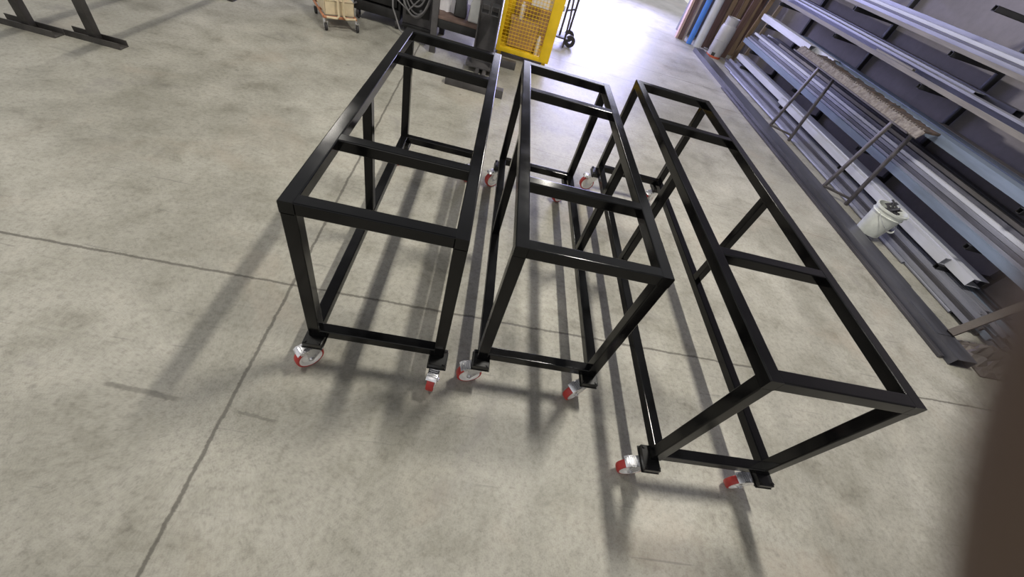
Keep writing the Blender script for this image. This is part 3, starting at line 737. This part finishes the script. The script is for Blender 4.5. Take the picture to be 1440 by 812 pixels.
g = G(); hollow(g, -w+.02, -.08, .275, .36, -d+.05, d-.1, .006); g.box(-w+.02, -.08, -d+.05, -d+.056, .275, .36); g.build('upper_bin', M['yellow_plastic'], ct)
for k, (dx, dy, mk, rz_) in enumerate([(.05, -.12, 'orange_red', .3), (.10, -.05, 'galv_dark', 1.0), (.02, 0, 'mill', .7), (.06, .11, 'cream', .2)]):
    g = G(); g.cyl((-.05, 0, 0), (.06, .03, .02), .018, n=14, bev=.003); g.box(-.07, -.04, -.02, .02, -.015, .025, .004)
    c = Matrix.Rotation(R_(30), 3, 'Z') @ Vector((dx, dy, 0))
    tag(g.build('hand_tool', M[mk], None, 40, (-1.06+c.x*1.15, 4.57+c.y*1.15, .288), (0, 0, rz_)), ['small orange-handled tool lying on the cream trolley tray', 'grey metal tool lying at the right of the cream trolley tray', 'dark tool lying in the middle of the cream trolley', 'cream coloured tool lying at the back of the trolley'][k], 'tool')

# ------------------------------------------------------------------ two black sawhorses at the upper left
def sawhorse(x, y, label):
    t = thing('steel_sawhorse', label, 'sawhorse', (x, y, 0), R_(-2), 'black sawhorses in the upper left')
    for yy in (0, 1.6):
        g = G(); g.prism([(-.195, 0), (.195, 0), (.195, .006), (-.195, .006)], yy-.045, yy+.045)
        g.box(-.195, .195, yy-.045, yy-.039, .006, .045); g.box(-.195, .195, yy+.039, yy+.045, .006, .045); g.build('foot', M['blacksteel'], t)
        G().box(-.028, .028, yy-.028, yy+.028, .006, .80, .003).build('post', M['blacksteel'], t)
    G().box(-.035, .035, -.45, 2.0, .80, .87, .004).build('top_beam', M['blacksteel'], t)
    return t
sawhorse(-2.68, 2.70, 'black steel sawhorse at the upper left corner, the left one of two')
sawhorse(-2.28, 2.77, 'black steel sawhorse at the upper left, the right one of two')

# ------------------------------------------------------------------ camera
cam = bpy.data.cameras.new('camera'); co = bpy.data.objects.new('camera', cam); COL.objects.link(co)
Rw = Matrix(((.96913568, -.19181599, -.15486335), (.03944543, .74073623, -.67063693), (.24335178, .64382953, .72544018)))
m4 = Rw.to_4x4(); m4.translation = (.79816593, -.63087917, 1.78357983); co.matrix_world = m4
cam.sensor_width = 36; cam.sensor_fit = 'HORIZONTAL'; cam.lens = 549.76*36/1440
cam.clip_start = .002; cam.clip_end = 100
cam.dof.use_dof = True; cam.dof.focus_distance = 2.3; cam.dof.aperture_fstop = 5.0
scene.camera = co

# ------------------------------------------------------------------ the photographer's hand, one fingertip in front of the lens
def cam_pt(px, py, d):
    """point d metres in front of the lens on the sight line of a pixel"""
    return co.matrix_world @ Vector(((px-720)/549.76*d, -(py-406)/549.76*d, -d))
def skinned(name, pts, edges, radii, m, sub=2):
    me = bpy.data.meshes.new(name); me.from_pydata([tuple(p) for p in pts], edges, []); o = bpy.data.objects.new(name, me); COL.objects.link(o)
    md = o.modifiers.new('skin', 'SKIN'); md.use_smooth_shade = True
    for i, v in enumerate(me.skin_vertices[0].data): v.radius = (radii[i], radii[i]); v.use_root = (i == 0)
    sb = o.modifiers.new('sub', 'SUBSURF'); sb.levels = sub; sb.render_levels = sub
    me.materials.append(m); return o
# camera-space frame of the hand: metres right, up, back (towards the photographer)
def cs_(x, y, z): return co.matrix_world @ Vector((x, y, z))
tip = (.0292, .0056, -.0122)
hand_pts = [
 (.062, -.150, .075),                      # 0 wrist
 (.060, -.105, .055), (.054, -.075, .038), # 1,2 palm
 (.0330, -.0580, .0060), (.0240, -.0300, -.0095), (.0245, -.0150, -.0120), tip,          # 3-6 index
 (.046, -.056, .020), (.060, -.030, .006), (.066, -.012, .010), (.066, -.004, .020),      # 7-10 middle
 (.062, -.058, .032), (.080, -.036, .020), (.086, -.020, .026), (.086, -.012, .036),      # 11-14 ring
 (.076, -.064, .044), (.094, -.050, .036), (.100, -.038, .042), (.100, -.032, .050),      # 15-18 little
 (.040, -.100, .060), (.014, -.082, .060), (-.004, -.064, .054), (-.014, -.050, .046),    # 19-22 thumb
 (.066, -.200, .110), (.070, -.260, .150)]                                                # 23,24 forearm
hand_edges = [(0, 1), (1, 2), (2, 3), (3, 4), (4, 5), (5, 6), (2, 7), (7, 8), (8, 9), (9, 10), (2, 11), (11, 12), (12, 13), (13, 14),
              (1, 15), (15, 16), (16, 17), (17, 18), (1, 19), (19, 20), (20, 21), (21, 22), (0, 23), (23, 24)]
rad = [.026, .030, .030, .0105, .0094, .0090, .0082, .0105, .0092, .0086, .0074, .010, .0088, .0082, .007, .009, .0078, .0072, .0062, .015, .012, .0108, .009, .031, .036]
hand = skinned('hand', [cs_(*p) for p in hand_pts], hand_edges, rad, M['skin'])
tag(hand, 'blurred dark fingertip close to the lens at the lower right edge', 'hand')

# ------------------------------------------------------------------ light
def area(name, loc, rot, sx, sy, power, col, spread=PI):
    l = bpy.data.lights.new(name, 'AREA'); l.shape = 'RECTANGLE'; l.size = sx; l.size_y = sy; l.energy = power; l.color = col; l.spread = spread
    o = bpy.data.objects.new(name, l); COL.objects.link(o); o.location = loc; o.rotation_euler = rot; return o
LAMP = (1, .955, .865)
area('ceiling_strip_and_fill', (2.53, 1.75, 4.75), (0, 0, 0), .16, 1.0, 235, LAMP)
area('ceiling_strip_and_fill', (-2.5, 1.75, 4.75), (0, 0, 0), .16, 1.0, 95, LAMP)
area('ceiling_strip_and_fill', (2.53, 7.8, 4.75), (0, 0, 0), .16, 1.2, 60, LAMP)
area('ceiling_strip_and_fill', (-2.5, 7.8, 4.75), (0, 0, 0), .16, 1.2, 60, LAMP)
area('ceiling_strip_and_fill', (-.3, -4.5, 4.75), (0, 0, 0), 3.0, 3.0, 45, (1, .94, .85))  # large soft fill behind the camera, added for ambient light, not a fixture
area('doorway_daylight', (2.6, 11.4, 1.9), (R_(-64), 0, 0), 4.2, 2.3, 430, (.52, .52, 1.0), R_(165))
area('outdoor_skylight', (2.6, 14.5, 5.5), (R_(-12), 0, 0), 8, 5, 520, (.80, .80, 1.0))
w_ = bpy.data.worlds.new('world'); scene.world = w_; w_.use_nodes = True
nt = w_.node_tree; bg = nt.nodes['Background']
tc0 = nt.nodes.new('ShaderNodeTexCoord'); sp = nt.nodes.new('ShaderNodeSeparateXYZ'); nt.links.new(tc0.outputs['Generated'], sp.inputs[0])
rp = ramp(nt, [(0., (.55, .54, .52)), (.3, (.50, .50, .51)), (.5, (.44, .44, .45)), (.72, (.15, .15, .155)), (1., (.05, .05, .055))])
nt.links.new(sp.outputs['Z'], rp.inputs['Fac']); nt.links.new(rp.outputs['Color'], bg.inputs['Color']); bg.inputs['Strength'].default_value = 1.4

scene.view_settings.view_transform = 'Standard'; scene.view_settings.look = 'None'
scene.view_settings.gamma = 1; scene.view_settings.use_curve_mapping = False
scene.view_settings.exposure = 0.0
